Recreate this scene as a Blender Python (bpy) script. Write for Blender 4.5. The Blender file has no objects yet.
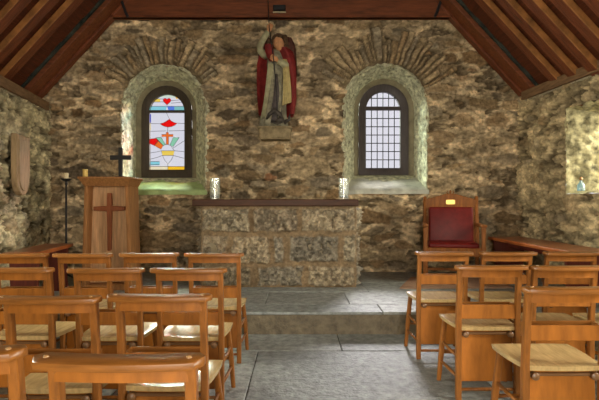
import bpy, bmesh, math, random
import numpy as np
from mathutils import Vector, Matrix
random.seed(7)
PI = math.pi
scene = bpy.context.scene
COL = scene.collection

# ------------------------------------------------------------------ helpers
def link(o, parent=None):
    COL.objects.link(o)
    if parent is not None:
        o.parent = parent
    return o

def obj(name, bm, mats, parent=None, smooth=False, angle=None):
    me = bpy.data.meshes.new(name)
    bmesh.ops.recalc_face_normals(bm, faces=bm.faces)
    bm.to_mesh(me); bm.free()
    if not isinstance(mats, (list, tuple)):
        mats = [mats]
    for m in mats:
        me.materials.append(m)
    if smooth or angle:
        for p in me.polygons:
            p.use_smooth = True
        if angle:
            me.set_sharp_from_angle(angle=math.radians(angle))
    return link(bpy.data.objects.new(name, me), parent)

def thing(name, label, cat, loc=(0, 0, 0), rotz=0, group=None):
    o = bpy.data.objects.new(name, None)
    o.empty_display_size = 0.1
    o.location = loc; o.rotation_euler = (0, 0, rotz)
    o['label'] = label; o['category'] = cat
    if group: o['group'] = group
    return link(o)

def tag(o, label, cat, group=None):
    o['label'] = label; o['category'] = cat
    if group: o['group'] = group
    return o

def struct(o):
    o['kind'] = 'structure'
    return o

def dup(root, loc, rotz, label, group):
    r = root.copy(); COL.objects.link(r)
    r.location = loc; r.rotation_euler = (0, 0, rotz)
    r['label'] = label; r['group'] = group
    for ch in list(root.children):
        c = ch.copy(); COL.objects.link(c); c.parent = r
        for g in list(ch.children):
            d = g.copy(); COL.objects.link(d); d.parent = c
    return r

def box(bm, c, s, bev=0.0, rot=None, seg=1, taper=None):
    """axis box centred c with full size s, optional bevel and rotation matrix"""
    b = bmesh.new()
    bmesh.ops.create_cube(b, size=1)
    for v in b.verts:
        v.co = Vector((v.co.x * s[0], v.co.y * s[1], v.co.z * s[2]))
        if taper and v.co.z < 0:
            v.co.x *= taper[0]; v.co.y *= taper[1]
    if bev > 0:
        bmesh.ops.bevel(b, geom=b.edges[:], offset=bev, segments=seg, profile=0.5, affect='EDGES')
    M = Matrix.Translation(Vector(c)) @ (rot.to_4x4() if rot else Matrix.Identity(4))
    merge(bm, b, M)

def merge(bm, b, M=None, mi=None):
    vm = {}
    for v in b.verts:
        vm[v] = bm.verts.new(M @ v.co if M else v.co)
    for f in b.faces:
        try:
            nf = bm.faces.new([vm[v] for v in f.verts])
            nf.material_index = f.material_index if mi is None else mi
        except ValueError:
            pass
    b.free()

def loft(bm, secs, cap=True, closed=True, mi=0):
    rings = [[bm.verts.new(p) for p in s] for s in secs]
    n = len(rings[0])
    for a, b in zip(rings, rings[1:]):
        for i in range(n if closed else n - 1):
            j = (i + 1) % n
            f = bm.faces.new((a[i], a[j], b[j], b[i])); f.material_index = mi
    if cap and closed:
        f = bm.faces.new(rings[0][::-1]); f.material_index = mi
        f = bm.faces.new(rings[-1]); f.material_index = mi
    return rings

def sup(n, hx, hy, p=4.0, a0=0.0):
    out = []
    for i in range(n):
        a = a0 + 2 * PI * i / n
        c, s = math.cos(a), math.sin(a)
        out.append((hx * math.copysign(abs(c) ** (2 / p), c), hy * math.copysign(abs(s) ** (2 / p), s)))
    return out

def vloft(bm, pts, n=12, p=5.0):
    """near-vertical post: pts of (x, y, z, hx, hy)"""
    secs = []
    for x, y, z, hx, hy in pts:
        secs.append([(x + a, y + b, z) for a, b in sup(n, hx, hy, p)])
    loft(bm, secs)

def tube(bm, path, rad, seg=10, cap=True):
    path = [Vector(p) for p in path]
    if not isinstance(rad, (list, tuple)):
        rad = [rad] * len(path)
    secs = []
    up = Vector((0.13, 0.31, 0.94)).normalized()
    for i, p in enumerate(path):
        t = (path[min(i + 1, len(path) - 1)] - path[max(i - 1, 0)]).normalized()
        a = t.cross(up)
        if a.length < 1e-3: a = t.cross(Vector((1, 0, 0)))
        a.normalize(); b = t.cross(a).normalized()
        secs.append([p + (a * math.cos(k * 2 * PI / seg) + b * math.sin(k * 2 * PI / seg)) * rad[i] for k in range(seg)])
    loft(bm, secs, cap)

def lathe(bm, prof, c=(0, 0, 0), seg=20, cap=True):
    secs = [[(c[0] + r * math.cos(2 * PI * k / seg), c[1] + r * math.sin(2 * PI * k / seg), c[2] + z) for k in range(seg)] for r, z in prof]
    loft(bm, secs, cap)

def ell(bm, c, r, rot=None, u=16, v=10):
    b = bmesh.new()
    bmesh.ops.create_uvsphere(b, u_segments=u, v_segments=v, radius=1)
    for q in b.verts:
        q.co = Vector((q.co.x * r[0], q.co.y * r[1], q.co.z * r[2]))
    merge(bm, b, Matrix.Translation(Vector(c)) @ (rot.to_4x4() if rot else Matrix.Identity(4)))

def prism(bm, pts, y0, y1, bev=0.0):
    """outline in x,z extruded from y0 to y1"""
    b = bmesh.new()
    A = [b.verts.new((x, y0, z)) for x, z in pts]
    B = [b.verts.new((x, y1, z)) for x, z in pts]
    n = len(pts)
    b.faces.new(A); b.faces.new(B[::-1])
    for i in range(n):
        b.faces.new((A[i], B[i], B[(i + 1) % n], A[(i + 1) % n]))
    if bev:
        bmesh.ops.recalc_face_normals(b, faces=b.faces)
        bmesh.ops.bevel(b, geom=b.edges[:], offset=bev, segments=1, profile=0.5, affect='EDGES')
    merge(bm, b)

# ------------------------------------------------------------------ materials
def mat(name, col, rough=0.6, spec=0.4, grain=None, var=0.0, bump=0.0, bscale=60, metal=0.0, coat=0.0, attr=None, scale=8.0, sheen=0.0):
    m = bpy.data.materials.new(name); m.use_nodes = True
    nt = m.node_tree; N = nt.nodes; L = nt.links
    bs = N['Principled BSDF']
    bs.inputs['Roughness'].default_value = rough
    bs.inputs['Specular IOR Level'].default_value = spec
    bs.inputs['Metallic'].default_value = metal
    bs.inputs['Coat Weight'].default_value = coat
    bs.inputs['Coat Roughness'].default_value = 0.25
    tc = N.new('ShaderNodeTexCoord')
    mp = N.new('ShaderNodeMapping')
    L.new(tc.outputs['Object'], mp.inputs['Vector'])
    if grain: mp.inputs['Scale'].default_value = grain
    no = N.new('ShaderNodeTexNoise'); no.inputs['Scale'].default_value = scale
    no.inputs['Detail'].default_value = 6; no.inputs['Roughness'].default_value = 0.6
    L.new(mp.outputs['Vector'], no.inputs['Vector'])
    rmp = N.new('ShaderNodeMapRange')
    rmp.inputs['From Min'].default_value = 0.3; rmp.inputs['From Max'].default_value = 0.7
    rmp.inputs['To Min'].default_value = 1 - var; rmp.inputs['To Max'].default_value = 1 + var
    L.new(no.outputs['Fac'], rmp.inputs['Value'])
    mul = N.new('ShaderNodeVectorMath'); mul.operation = 'SCALE'
    if attr:
        at = N.new('ShaderNodeAttribute'); at.attribute_name = attr
        L.new(at.outputs['Color'], mul.inputs[0])
    else:
        mul.inputs[0].default_value = col
    L.new(rmp.outputs['Result'], mul.inputs['Scale'])
    L.new(mul.outputs['Vector'], bs.inputs['Base Color'])
    if bump:
        n2 = N.new('ShaderNodeTexNoise'); n2.inputs['Scale'].default_value = bscale
        n2.inputs['Detail'].default_value = 5
        L.new(mp.outputs['Vector'], n2.inputs['Vector'])
        b = N.new('ShaderNodeBump'); b.inputs['Strength'].default_value = bump; b.inputs['Distance'].default_value = 0.01
        L.new(n2.outputs['Fac'], b.inputs['Height'])
        L.new(b.outputs['Normal'], bs.inputs['Normal'])
    return m

M = {}
M['stone'] = mat('rubble_stone', (1, 1, 1), 0.95, 0.15, var=0.3, bump=0.6, bscale=70, attr='tint', scale=22)
M['altar'] = mat('altar_stone', (1, 1, 1), 0.8, 0.3, var=0.4, bump=0.7, bscale=90, attr='tint', scale=30)
M['flag'] = mat('flagstone', (1, 1, 1), 0.55, 0.45, var=0.42, bump=1.0, bscale=34, attr='tint', scale=16)
M['grout'] = mat('grout', (.055, .052, .042), 0.95, 0.1, var=0.3, bump=0.4)
M['plaster'] = mat('lime_plaster', (.55, .54, .37), 0.9, 0.2, var=0.62, bump=1.0, bscale=28, scale=16)
M['surround'] = mat('window_surround_render', (.27, .235, .15), 0.9, 0.2, var=0.25, bump=0.3, bscale=50, scale=8)
M['sillg'] = mat('green_sill_stone', (.42, .55, .24), 0.8, 0.2, var=0.25, bump=0.4, bscale=30, scale=6)
M['sillw'] = mat('grey_sill_stone', (.50, .50, .42), 0.9, 0.12, var=0.3, bump=0.4, bscale=30, scale=6)
M['plain'] = mat('plain_plaster', (.33, .28, .19), 0.95, 0.2, var=0.25, bump=0.5, bscale=40, scale=5)
M['roof'] = mat('roof_boards', (.095, .023, .008), 0.55, 0.35, grain=(12, 1, 1), var=0.4, bump=0.2, scale=4)
M['lit_face'] = mat('rafter_lit_face', (.30, .125, .036), 0.6, 0.3, grain=(1, 8, 1), var=0.5, bump=0.3, scale=6)  # lit side of the rafters, brightness painted into the colour
M['rafter'] = mat('rafter_wood', (.155, .042, .014), 0.5, 0.4, grain=(1, 8, 1), var=0.45, bump=0.25, scale=5)
M['beam'] = mat('beam_wood', (.17, .050, .017), 0.5, 0.4, grain=(1, 8, 8), var=0.4, bump=0.2, scale=4)
M['plate'] = mat('plate_wood', (.20, .115, .055), 0.7, 0.3, grain=(8, 1, 8), var=0.4, bump=0.25, scale=5)
M['gapw'] = mat('slate_gap', (.035, .038, .030), 0.9, 0.2, var=0.7, bump=0.5, scale=9)
M['frame'] = mat('window_frame_wood', (.050, .036, .022), 0.55, 0.35, grain=(8, 8, 1), var=0.3, scale=5)
M['framep'] = mat('window_frame_dark', (.060, .046, .045), 0.5, 0.4, grain=(8, 8, 1), var=0.3, scale=5)
M['lead'] = mat('lead_came', (.03, .03, .03), 0.5, 0.5)
M['chair'] = mat('chair_wood', (.255, .092, .015), 0.42, 0.35, grain=(6, 6, 1.2), var=0.32, bump=0.08, bscale=20, scale=7, coat=0.06)
M['chair_r'] = mat('chair_rail_wood', (.25, .094, .017), 0.36, 0.38, grain=(1, 9, 9), var=0.32, bump=0.08, bscale=20, scale=7, coat=0.1)
M['panel'] = mat('chair_panel_wood', (.35, .120, .014), 0.5, 0.3, grain=(5, 5, 1), var=0.26, scale=5, coat=0.1)
M['seat'] = mat('seat_wood', (.52, .36, .155), 0.24, 0.5, grain=(7, 1, 3), var=0.26, bump=0.05, scale=6, coat=0.25)
M['peg'] = mat('peg_wood', (.36, .20, .08), 0.2, 0.5)
M['knob'] = mat('knob_dark', (.17, .085, .035), 0.35, 0.5)
M['bench'] = mat('bench_wood', (.42, .115, .030), 0.33, 0.5, grain=(8, 1, 8), var=0.3, scale=5, coat=0.3)
M['bench_end'] = mat('bench_end_wood', (.11, .020, .011), 0.45, 0.4, grain=(8, 8, 1), var=0.3, scale=5)
M['lect'] = mat('lectern_wood', (.32, .145, .050), 0.6, 0.2, grain=(8, 8, 1), var=0.34, scale=5, bump=0.08)
M['lectp'] = mat('lectern_panel_wood', (.50, .29, .145), 0.6, 0.2, grain=(7, 7, .8), var=0.3, scale=5, bump=0.05)
M['cross'] = mat('cross_wood', (.22, .060, .017), 0.5, 0.25, grain=(5, 5, 1), var=0.3, scale=6, coat=0.15)
M['slab'] = mat('altar_slab', (.062, .024, .011), 0.5, 0.25, grain=(1, 6, 6), var=0.35, scale=5)
M['black'] = mat('black_iron', (.012, .012, .013), 0.5, 0.5)
M['wax'] = mat('candle_wax', (.72, .60, .36), 0.5, 0.4)
M['waxy'] = mat('yellow_wax', (.72, .50, .14), 0.5, 0.4)
M['throne'] = mat('throne_wood', (.25, .088, .020), 0.5, 0.2, grain=(6, 6, 1), var=0.3, scale=6)
M['leather'] = mat('red_leather', (.150, .011, .009), 0.42, 0.25, var=0.22, bump=0.2, bscale=50, scale=14)
M['brass'] = mat('brass', (.72, .45, .13), 0.35, 0.5, metal=0.7)
M['mat'] = mat('brown_mat', (.48, .30, .20), 0.95, 0.1, grain=(1, 20, 1), var=0.3, bump=0.5, scale=6)
M['shield'] = mat('shield_wood', (.34, .235, .125), 0.7, 0.25, grain=(6, 6, 1), var=0.32, bump=0.3, scale=5)
M['robe'] = mat('statue_robe', (.25, .23, .155), 0.7, 0.3, var=0.55, bump=0.2, scale=14)
M['sleeve'] = mat('statue_sleeve', (.38, .36, .215), 0.7, 0.3, var=0.3, scale=14)
M['cream'] = mat('statue_sash', (.50, .40, .17), 0.7, 0.3, var=0.25, scale=14)
M['cloak'] = mat('statue_cloak', (.20, .020, .018), 0.6, 0.3, var=0.35, scale=14)
M['wing'] = mat('statue_wing', (.115, .045, .030), 0.7, 0.3, var=0.5, scale=18)
M['under'] = mat('statue_fold_shade', (.085, .070, .066), 0.7, 0.3, var=.5, scale=16)  # dark tone stands for shade in the robe's centre fold
M['skin'] = mat('statue_skin', (.60, .30, .14), 0.6, 0.3, var=0.18, scale=20)
M['hair'] = mat('statue_hair', (.10, .055, .028), 0.7, 0.3, var=0.4, scale=40)
M['serp'] = mat('statue_serpent', (.065, .055, .045), 0.6, 0.3, var=0.5, scale=20)
M['pebble'] = mat('dark_pebbles', (.03, .035, .03), 0.4, 0.5, var=0.5, scale=60)
M['pale'] = mat('pale_metal', (.55, .48, .30), 0.4, 0.5)

def glassmat(name, col, refl=0.06, milky=0.0):
    m = bpy.data.materials.new(name); m.use_nodes = True
    nt = m.node_tree; N = nt.nodes; L = nt.links
    N.remove(N['Principled BSDF'])
    out = N['Material Output']
    t = N.new('ShaderNodeBsdfTransparent'); t.inputs['Color'].default_value = (*col, 1)
    g = N.new('ShaderNodeBsdfGlossy'); g.inputs['Roughness'].default_value = 0.12
    cur = t
    if milky:
        tr = N.new('ShaderNodeBsdfTranslucent'); tr.inputs['Color'].default_value = (.95, .97, .95, 1)
        df = N.new('ShaderNodeBsdfDiffuse'); df.inputs['Color'].default_value = (.95, .97, .95, 1)
        a = N.new('ShaderNodeMixShader'); a.inputs['Fac'].default_value = 0.5
        L.new(tr.outputs[0], a.inputs[1]); L.new(df.outputs[0], a.inputs[2])
        b = N.new('ShaderNodeMixShader'); b.inputs['Fac'].default_value = milky
        L.new(t.outputs[0], b.inputs[1]); L.new(a.outputs[0], b.inputs[2]); cur = b
    mx = N.new('ShaderNodeMixShader'); mx.inputs['Fac'].default_value = refl
    L.new(cur.outputs[0], mx.inputs[1]); L.new(g.outputs[0], mx.inputs[2])
    L.new(mx.outputs[0], out.inputs['Surface'])
    return m

GL = {k: glassmat('glass_' + k, c) for k, c in dict(
    white=(.74, .73, .79), pale=(.66, .76, .62), red=(.86, .006, .006), orange=(.84, .17, .02),
    yellow=(.86, .62, .10), cyan=(.25, .62, .70), blue=(.10, .22, .72), teal=(.22, .52, .52),
    green=(.27, .60, .40), beige=(.84, .74, .50), navy=(.08, .10, .55), amber=(.92, .52, .02)).items()}
GL['clear'] = glassmat('glass_clear', (.92, .91, .94))
GL['plain'] = glassmat('glass_plain', (.95, .95, .95))
M['vase'] = glassmat('vase_glass', (.95, .97, .93), 0.10, 0.14)
M['bottle'] = glassmat('blue_bottle_glass', (.20, .48, .62), 0.10, 0.35)

# ------------------------------------------------------------------ noise and masonry
_rs = np.random.RandomState(3)
_tab = _rs.rand(256, 256)
def vnoise(x, y, s=0):
    x = x + 17.3 * s; y = y + 31.7 * s
    ix = np.floor(x).astype(int); iy = np.floor(y).astype(int)
    fx = x - ix; fy = y - iy
    fx = fx * fx * (3 - 2 * fx); fy = fy * fy * (3 - 2 * fy)
    a = _tab[ix & 255, iy & 255]; b = _tab[(ix + 1) & 255, iy & 255]
    c = _tab[ix & 255, (iy + 1) & 255]; d = _tab[(ix + 1) & 255, (iy + 1) & 255]
    return (a * (1 - fx) + b * fx) * (1 - fy) + (c * (1 - fx) + d * fx) * fy
def fbm(x, y, s=0, o=4):
    t = 0; w = 0.5; n = 0
    for k in range(o):
        t = t + w * vnoise(x * 2 ** k, y * 2 ** k, s + k); n += w; w *= 0.55
    return t / n
def sst(a, b, x):
    t = np.clip((x - a) / (b - a), 0, 1)
    return t * t * (3 - 2 * t)

PAL = np.array([(.235, .150, .074), (.290, .202, .106), (.360, .272, .156), (.205, .164, .110), (.110, .084, .056), (.275, .226, .150), (.270, .125, .060)])
PW = [.25, .23, .15, .16, .09, .11, .01]
def rubble(u, v, seed, cell=(.31, .125), arches=(), mortar=(.66, .51, .31), cover=(.6, 1.0), crev=1.0, gapw=(.009, .034), rel=1.0):
    rng = np.random.RandomState(seed)
    uw = u + .12 * (fbm(u * 2.1, v * 3.1, seed) - .5) + .030 * (fbm(u * 9, v * 11, seed + 9) - .5)
    vw = v + .13 * (fbm(u * 1.6, v * 2.3, seed + 4) - .5) + .030 * (fbm(u * 8, v * 10, seed + 5) - .5)
    cu_, cv_ = cell
    gx = uw / cu_; gy = vw / cv_
    ix = np.floor(gx).astype(int); iy = np.floor(gy).astype(int)
    NX = ix.max() - ix.min() + 7; NY = iy.max() - iy.min() + 7; ox, oy = ix.min() - 3, iy.min() - 3
    px = rng.uniform(.08, .92, (NX, NY)) + np.arange(NX)[:, None]; py = rng.uniform(.15, .85, (NX, NY)) + np.arange(NY)[None, :]
    px = px + .5 * (np.arange(NY)[None, :] % 2)
    wt = rng.uniform(-.34, .34, (NX, NY)) + np.where(rng.rand(NX, NY) < .07, .65, 0.0)
    f1 = np.full(u.shape, 9.0); f2 = np.full(u.shape, 9.0); who = np.zeros(u.shape, int)
    for a in range(-2, 3):
        for b in range(-2, 3):
            ia = ix + a - ox; ib = iy + b - oy
            dx = np.abs(gx - ox - px[ia, ib]); dy = np.abs(gy - oy - py[ia, ib])
            d = (dx ** 2.6 + dy ** 2.6) ** (1 / 2.6) - wt[ia, ib]
            n1 = d < f1
            f2 = np.where(n1, f1, np.minimum(f2, d)); who = np.where(n1, ia * NY + ib, who); f1 = np.where(n1, d, f1)
    ds = (f2 - f1) * .5 * (cu_ * .35 + cv_ * .65)
    pal = PAL[rng.choice(len(PAL), p=PW, size=NX * NY)] * rng.uniform(.7, 1.3, (NX * NY, 1))
    tone = pal[who]; off = rng.uniform(-.012, .018, NX * NY)[who]; cov = rng.uniform(cover[0], cover[1], NX * NY)[who]
    gap = gapw[0] + (gapw[1] - gapw[0]) * sst(.3, .7, fbm(u * 3.2, v * 4.2, seed + 11))
    m = sst(gap, gap + .014, ds + .016 * (fbm(u * 26, v * 30, seed + 12, 3) - .5))
    arch = np.zeros(u.shape)
    for cx, cz, r0, r1, lo, hi, n in arches:
        r = np.hypot(u - cx, v - cz) + .03 * (fbm(u * 6, v * 6, 2) - .5); th = np.degrees(np.arctan2(v - cz, u - cx)) + 4 * (fbm(u * 5, v * 5, 8) - .5)
        ed = np.linspace(lo, hi, n + 1)
        ed[1:-1] += rng.uniform(-.3, .3, n - 1) * (hi - lo) / n
        for i in range(n):
            rr = r1 * rng.uniform(.80, 1.04); ri = r0 + rng.uniform(-.02, .06)
            c = PAL[rng.choice([1, 2, 2, 5])] * rng.uniform(1.0, 1.45); o = rng.uniform(.008, .035)
            k = (r > r0 - .03) & (r < rr) & (th >= ed[i]) & (th < ed[i + 1])
            d = np.minimum(np.minimum(np.minimum(th[k] - ed[i], ed[i + 1] - th[k]) * PI / 180 * r[k], rr - r[k]), r[k] - ri)
            g = sst(.010, .019, d)
            m[k] = g; tone[k] = c; off[k] = o; cov[k] = .97; ds[k] = d; arch[k] = 1
    mm = m * cov
    fa = fbm(u * 8, v * 13, seed + 1); fb = fbm(u * 24, v * 34, seed + 2, 3); fc = fbm(u * 55, v * 70, seed + 13, 2)
    rough = .034 * (fa - .5) * (1 - .7 * mm) + .050 * (fb - .5) * (1 - .62 * mm) + .026 * (fc - .5)
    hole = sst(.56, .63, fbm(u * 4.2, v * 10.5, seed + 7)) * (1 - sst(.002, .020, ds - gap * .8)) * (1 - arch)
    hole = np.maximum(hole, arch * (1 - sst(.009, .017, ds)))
    h = rel * (mm * (.006 + off) + rough) - .055 * crev * hole
    w1 = sst(.28, .72, fbm(u * 5, v * 10, seed + 3)); w2 = sst(.3, .7, fbm(u * 17, v * 34, seed + 15, 3)); w3 = sst(.3, .7, fbm(u * 2.2, v * 3, seed + 17, 3))
    mt = np.array(mortar) * ((.50 + .62 * w1) * (.72 + .46 * w2) * (.8 + .4 * w3))[..., None]
    w4 = sst(.3, .7, fbm(u * 11, v * 26, seed + 6)); w5 = sst(.3, .7, fbm(u * 32, v * 50, seed + 18, 3))
    st = tone * ((.72 + .50 * w4) * (.82 + .36 * w5))[..., None]
    void_shade = hole * (1 - mm) * .75                # shade inside the open joints, painted into the mortar colour
    mt = mt * (1 - void_shade[..., None]) + np.array((.085, .062, .036)) * void_shade[..., None]
    col = mt * (1 - mm[..., None]) + st * mm[..., None]
    return h, col

def grid_obj(name, X, Y, Z, colr, keep, material, parent=None):
    nu, nv = X.shape
    idx = np.arange(nu * nv).reshape(nu, nv)
    q = np.stack([idx[:-1, :-1], idx[1:, :-1], idx[1:, 1:], idx[:-1, 1:]], -1)
    q = q[keep]
    used = np.zeros(nu * nv, bool); used[q.ravel()] = True
    rem = np.cumsum(used) - 1
    co = np.stack([X.ravel(), Y.ravel(), Z.ravel()], -1)[used]
    q = rem[q]
    me = bpy.data.meshes.new(name)
    me.from_pydata(co.tolist(), [], q.tolist())
    ca = me.attributes.new('tint', 'FLOAT_COLOR', 'POINT')
    cc = colr.reshape(-1, 3)[used]
    ca.data.foreach_set('color', np.concatenate([cc, np.ones((len(cc), 1))], 1).astype(np.float32).ravel())
    me.materials.append(material)
    me.polygons.foreach_set('use_smooth', [True] * len(me.polygons))
    me.update()
    return link(bpy.data.objects.new(name, me), parent)

# ------------------------------------------------------------------ key dimensions
F = 470.0; EYE = 1.2; YW = 6.58; ST = 0.205; YS = 4.21
RX = -.25
def roofz(x): return 3.72 + 1.08 * (2.37 - abs(x - RX))
def xL(y): return -3.49 - .163 * (np.maximum(y, 4.2) - YW)
def xR(y): return 3.06 - .0926 * (np.maximum(y, 3.6) - YW)
ZPL, ZPR = 2.535, 2.68

def arch_outline(cx, hw, zb, zs, n=14, zt=None):
    """closed outline: bottom left, up, round the arch, down, and back along the sill"""
    rise = (zt - zs) if zt else hw
    pts = []
    for i in range(6): pts.append((cx - hw, zb + (zs - zb) * i / 6))
    for i in range(n + 1):
        a = PI - PI * i / n
        pts.append((cx + hw * math.cos(a), zs + rise * math.sin(a)))
    for i in range(1, 7): pts.append((cx + hw, zs + (zb - zs) * i / 6))
    for i in range(1, 6): pts.append((cx + hw - 2 * hw * i / 6, zb))
    return pts

W1 = dict(o=(-1.897, .588, 1.335, 2.50, 3.09), f=(-2.0, .378, 1.555, 2.56, 2.937), g=(-2.0, .264, 1.673, 2.547, 2.81))
W2 = dict(o=(1.207, .578, 1.345, 2.53, 3.10), f=(1.266, .374, 1.592, 2.575, 2.96), g=(1.261, .259, 1.698, 2.56, 2.846))
YF = 7.08

# ------------------------------------------------------------------ back wall with its two windows
du = .0125
us = np.arange(-3.72, 3.34, du); vs = np.arange(0.0, 4.05, du)
U, V = np.meshgrid(us, vs, indexing='ij')
arches = [(W1['o'][0], 2.50, .62, 1.05, 32, 150, 22), (W2['o'][0], 2.52, .61, 1.10, 26, 152, 24)]
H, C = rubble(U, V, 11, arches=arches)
cu = (U[:-1, :-1] + U[1:, 1:]) / 2; cv = (V[:-1, :-1] + V[1:, 1:]) / 2
keep = np.ones(cu.shape, bool)
for w in (W1, W2):
    cx, hw, zb, zs, zt = w['o']
    hw -= .008
    ins = (np.abs(cu - cx) < hw) & (cv > zb + .008) & (cv < zs)
    ins |= (((cu - cx) / hw) ** 2 + ((cv - zs) / (zt - zs - .008)) ** 2 < 1) & (cv >= zs)
    keep &= ~ins
keep &= cv < (3.72 + 1.08 * (2.37 - np.abs(cu - RX)) + .15)
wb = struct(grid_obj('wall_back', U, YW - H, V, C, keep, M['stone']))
bm = bmesh.new()   # gable above
prism(bm, [(-2.9, 4.0), (2.4, 4.0), (RX, 6.3)], YW + .01, YW + .3)
obj('gable', bm, M['plain'], wb)

def reveal(w, name, parent, mt, seed):
    rnd = random.Random(seed)
    o = arch_outline(*w['o'][:4], zt=w['o'][4]); f = arch_outline(*w['f'][:4], zt=w['f'][4])
    g = arch_outline(w['f'][0], w['f'][1] + .075, w['f'][2] - .01, w['f'][3], zt=w['f'][4] + .075)
    # densify
    def dens(p, k=9):
        out = []
        for i in range(len(p)):
            a, b = p[i], p[(i + 1) % len(p)]
            for j in range(k): out.append((a[0] + (b[0] - a[0]) * j / k, a[1] + (b[1] - a[1]) * j / k))
        return out
    o, f, g = dens(o), dens(f), dens(g)
    n = len(o)
    secs = []
    T = 30
    cx, cz = w['o'][0], 2.2
    ring0 = []
    for i in range(n):      # rough outer lip standing just proud of the rubble
        dx, dz = o[i][0] - cx, o[i][1] - cz
        L = math.hypot(dx, dz)
        k = .020 + .03 * float(vnoise(np.array(i * .31), np.array(seed * 3.1)))
        ring0.append((o[i][0] + dx / L * k, YW + .03, o[i][1] + dz / L * k))
    secs.append(ring0)
    for t in range(T + 1):
        s = t / T
        ring = []
        for i in range(n):
            if s <= .80:
                q = s / .80; x = o[i][0] + (g[i][0] - o[i][0]) * q; z = o[i][1] + (g[i][1] - o[i][1]) * q
                y = YW - .022 + (YF - .03 - YW + .022) * q
            else:
                q = (s - .80) / .20; x = g[i][0] + (f[i][0] - g[i][0]) * q; z = g[i][1] + (f[i][1] - g[i][1]) * q
                y = YF - .03 + .05 * q
            nz = float(fbm(np.array(i * .14), np.array(t * .26 + seed * 7), 5)) - .5
            dx, dz = x - cx, z - cz; L = math.hypot(dx, dz)
            nf = float(fbm(np.array(i * .55), np.array(t * .9 + seed * 5), 9, 2)) - .5
            a = (.075 * nz + .05 * nf) * (1 if s < .72 else .15) * (0.12 if o[i][1] < w['o'][2] + .02 else 1.0)
            ring.append((x - dx / L * a, y, z - dz / L * a))
        secs.append(ring)
    bm = bmesh.new(); loft(bm, secs, cap=False)
    bm.faces.ensure_lookup_table()
    for k, f in enumerate(bm.faces):
        if k // n >= 25: f.material_index = 1
    return obj(name, bm, [mt, M['surround']], parent, smooth=True)

def frame_ring(bm, fo, gi, y0, y1):
    lo = arch_outline(*fo[:4], zt=fo[4]); li = arch_outline(*gi[:4], zt=gi[4])
    mid = [((a[0] * .25 + b[0] * .75), (a[1] * .25 + b[1] * .75)) for a, b in zip(lo, li)]
    big = arch_outline(fo[0], fo[1] + .04, fo[2] - .04, fo[3], zt=fo[4] + .04)
    secs = [[(x, y1, z) for x, z in lo], [(x, y0, z) for x, z in lo], [(x, y0, z) for x, z in mid], [(x, y0 + .015, z) for x, z in li], [(x, y1, z) for x, z in li]]
    loft(bm, secs, cap=False)

def sill(w, name, parent, mt, seed):
    """sloping stone sill from frame foot down to the wall face"""
    cx, hw, zb = w['o'][:3]; fx, fhw, fzb = w['f'][:3]
    nx, ny = 30, 14
    bm = bmesh.new()
    top = []; bot = []
    for i in range(nx + 1):
        for_t = []; for_b = []
        a = i / nx
        for j in range(ny + 1):
            b = j / ny
            L0 = cx - hw - .02; R0 = cx + hw + .02; L1 = fx - fhw - .06; R1 = fx + fhw + .06
            x = (L0 + (R0 - L0) * a) * (1 - b) + (L1 + (R1 - L1) * a) * b
            y = YW - .045 + (YF - YW + .05) * b
            z = zb + .012 + (fzb - .005 - zb - .012) * b + .022 * (float(fbm(np.array(x * 5.), np.array(y * 9.), seed)) - .5)
            if j == 0: z -= .012; y += .012 * float(vnoise(np.array(x * 9), np.array(seed * 1.)))
            for_t.append(bm.verts.new((x, y, z))); for_b.append(bm.verts.new((x, y, z - .05)))
        top.append(for_t); bot.append(for_b)
    for i in range(nx):
        for j in range(ny):
            bm.faces.new((top[i][j], top[i + 1][j], top[i + 1][j + 1], top[i][j + 1]))
            bm.faces.new((bot[i][j], bot[i][j + 1], bot[i + 1][j + 1], bot[i + 1][j]))
        bm.faces.new((top[i][0], bot[i][0], bot[i + 1][0], top[i + 1][0]))
    for i in (0, nx):
        for j in range(ny):
            bm.faces.new((top[i][j], top[i][j + 1], bot[i][j + 1], bot[i][j]))
    return obj(name, bm, mt, parent, smooth=True, angle=50)

def ipx(px, py, d=7.1):
    return ((px - 299.5) * d / F, EYE + (201 - py) * d / F)

def win_root(n, w):
    r = bpy.data.objects.new('window_%d' % n, None); r.empty_display_size = .1
    struct(r); link(r)
    return r

def inglass(w, x, z, m=0.0):
    cx, hw, zb, zs, zt = w['g']
    if z < zs: return abs(x - cx) <= hw + m and z >= zb - m
    return ((x - cx) / (hw + m)) ** 2 + ((z - zs) / (zt - zs + m)) ** 2 <= 1

def poly_in(p, poly):
    x, y = p; r = False; j = len(poly) - 1
    for i in range(len(poly)):
        a, b = poly[i], poly[j]
        if (a[1] > y) != (b[1] > y) and x < (b[0] - a[0]) * (y - a[1]) / (b[1] - a[1]) + a[0]: r = not r
        j = i
    return r

# --- window 1, stained glass (design measured on the glass, then turned into metres)
w1 = win_root(1, W1)
w1['label'] = 'round-headed stained glass window with a red heart and an orange cross'; w1['category'] = 'window'
reveal(W1, 'window_reveal', w1, M['plaster'], 1)
sill(W1, 'window_sill', w1, M['sillg'], 1)
bm = bmesh.new(); frame_ring(bm, W1['f'], W1['g'], YF - .01, YF + .07)
zt_ = ipx(0, 111.4)[1]
box(bm, (W1['g'][0], YF + .035, zt_), (2 * W1['g'][1] + .02, .07, .034), .006)
obj('window_frame', bm, M['frame'], w1, smooth=True, angle=40)

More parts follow.
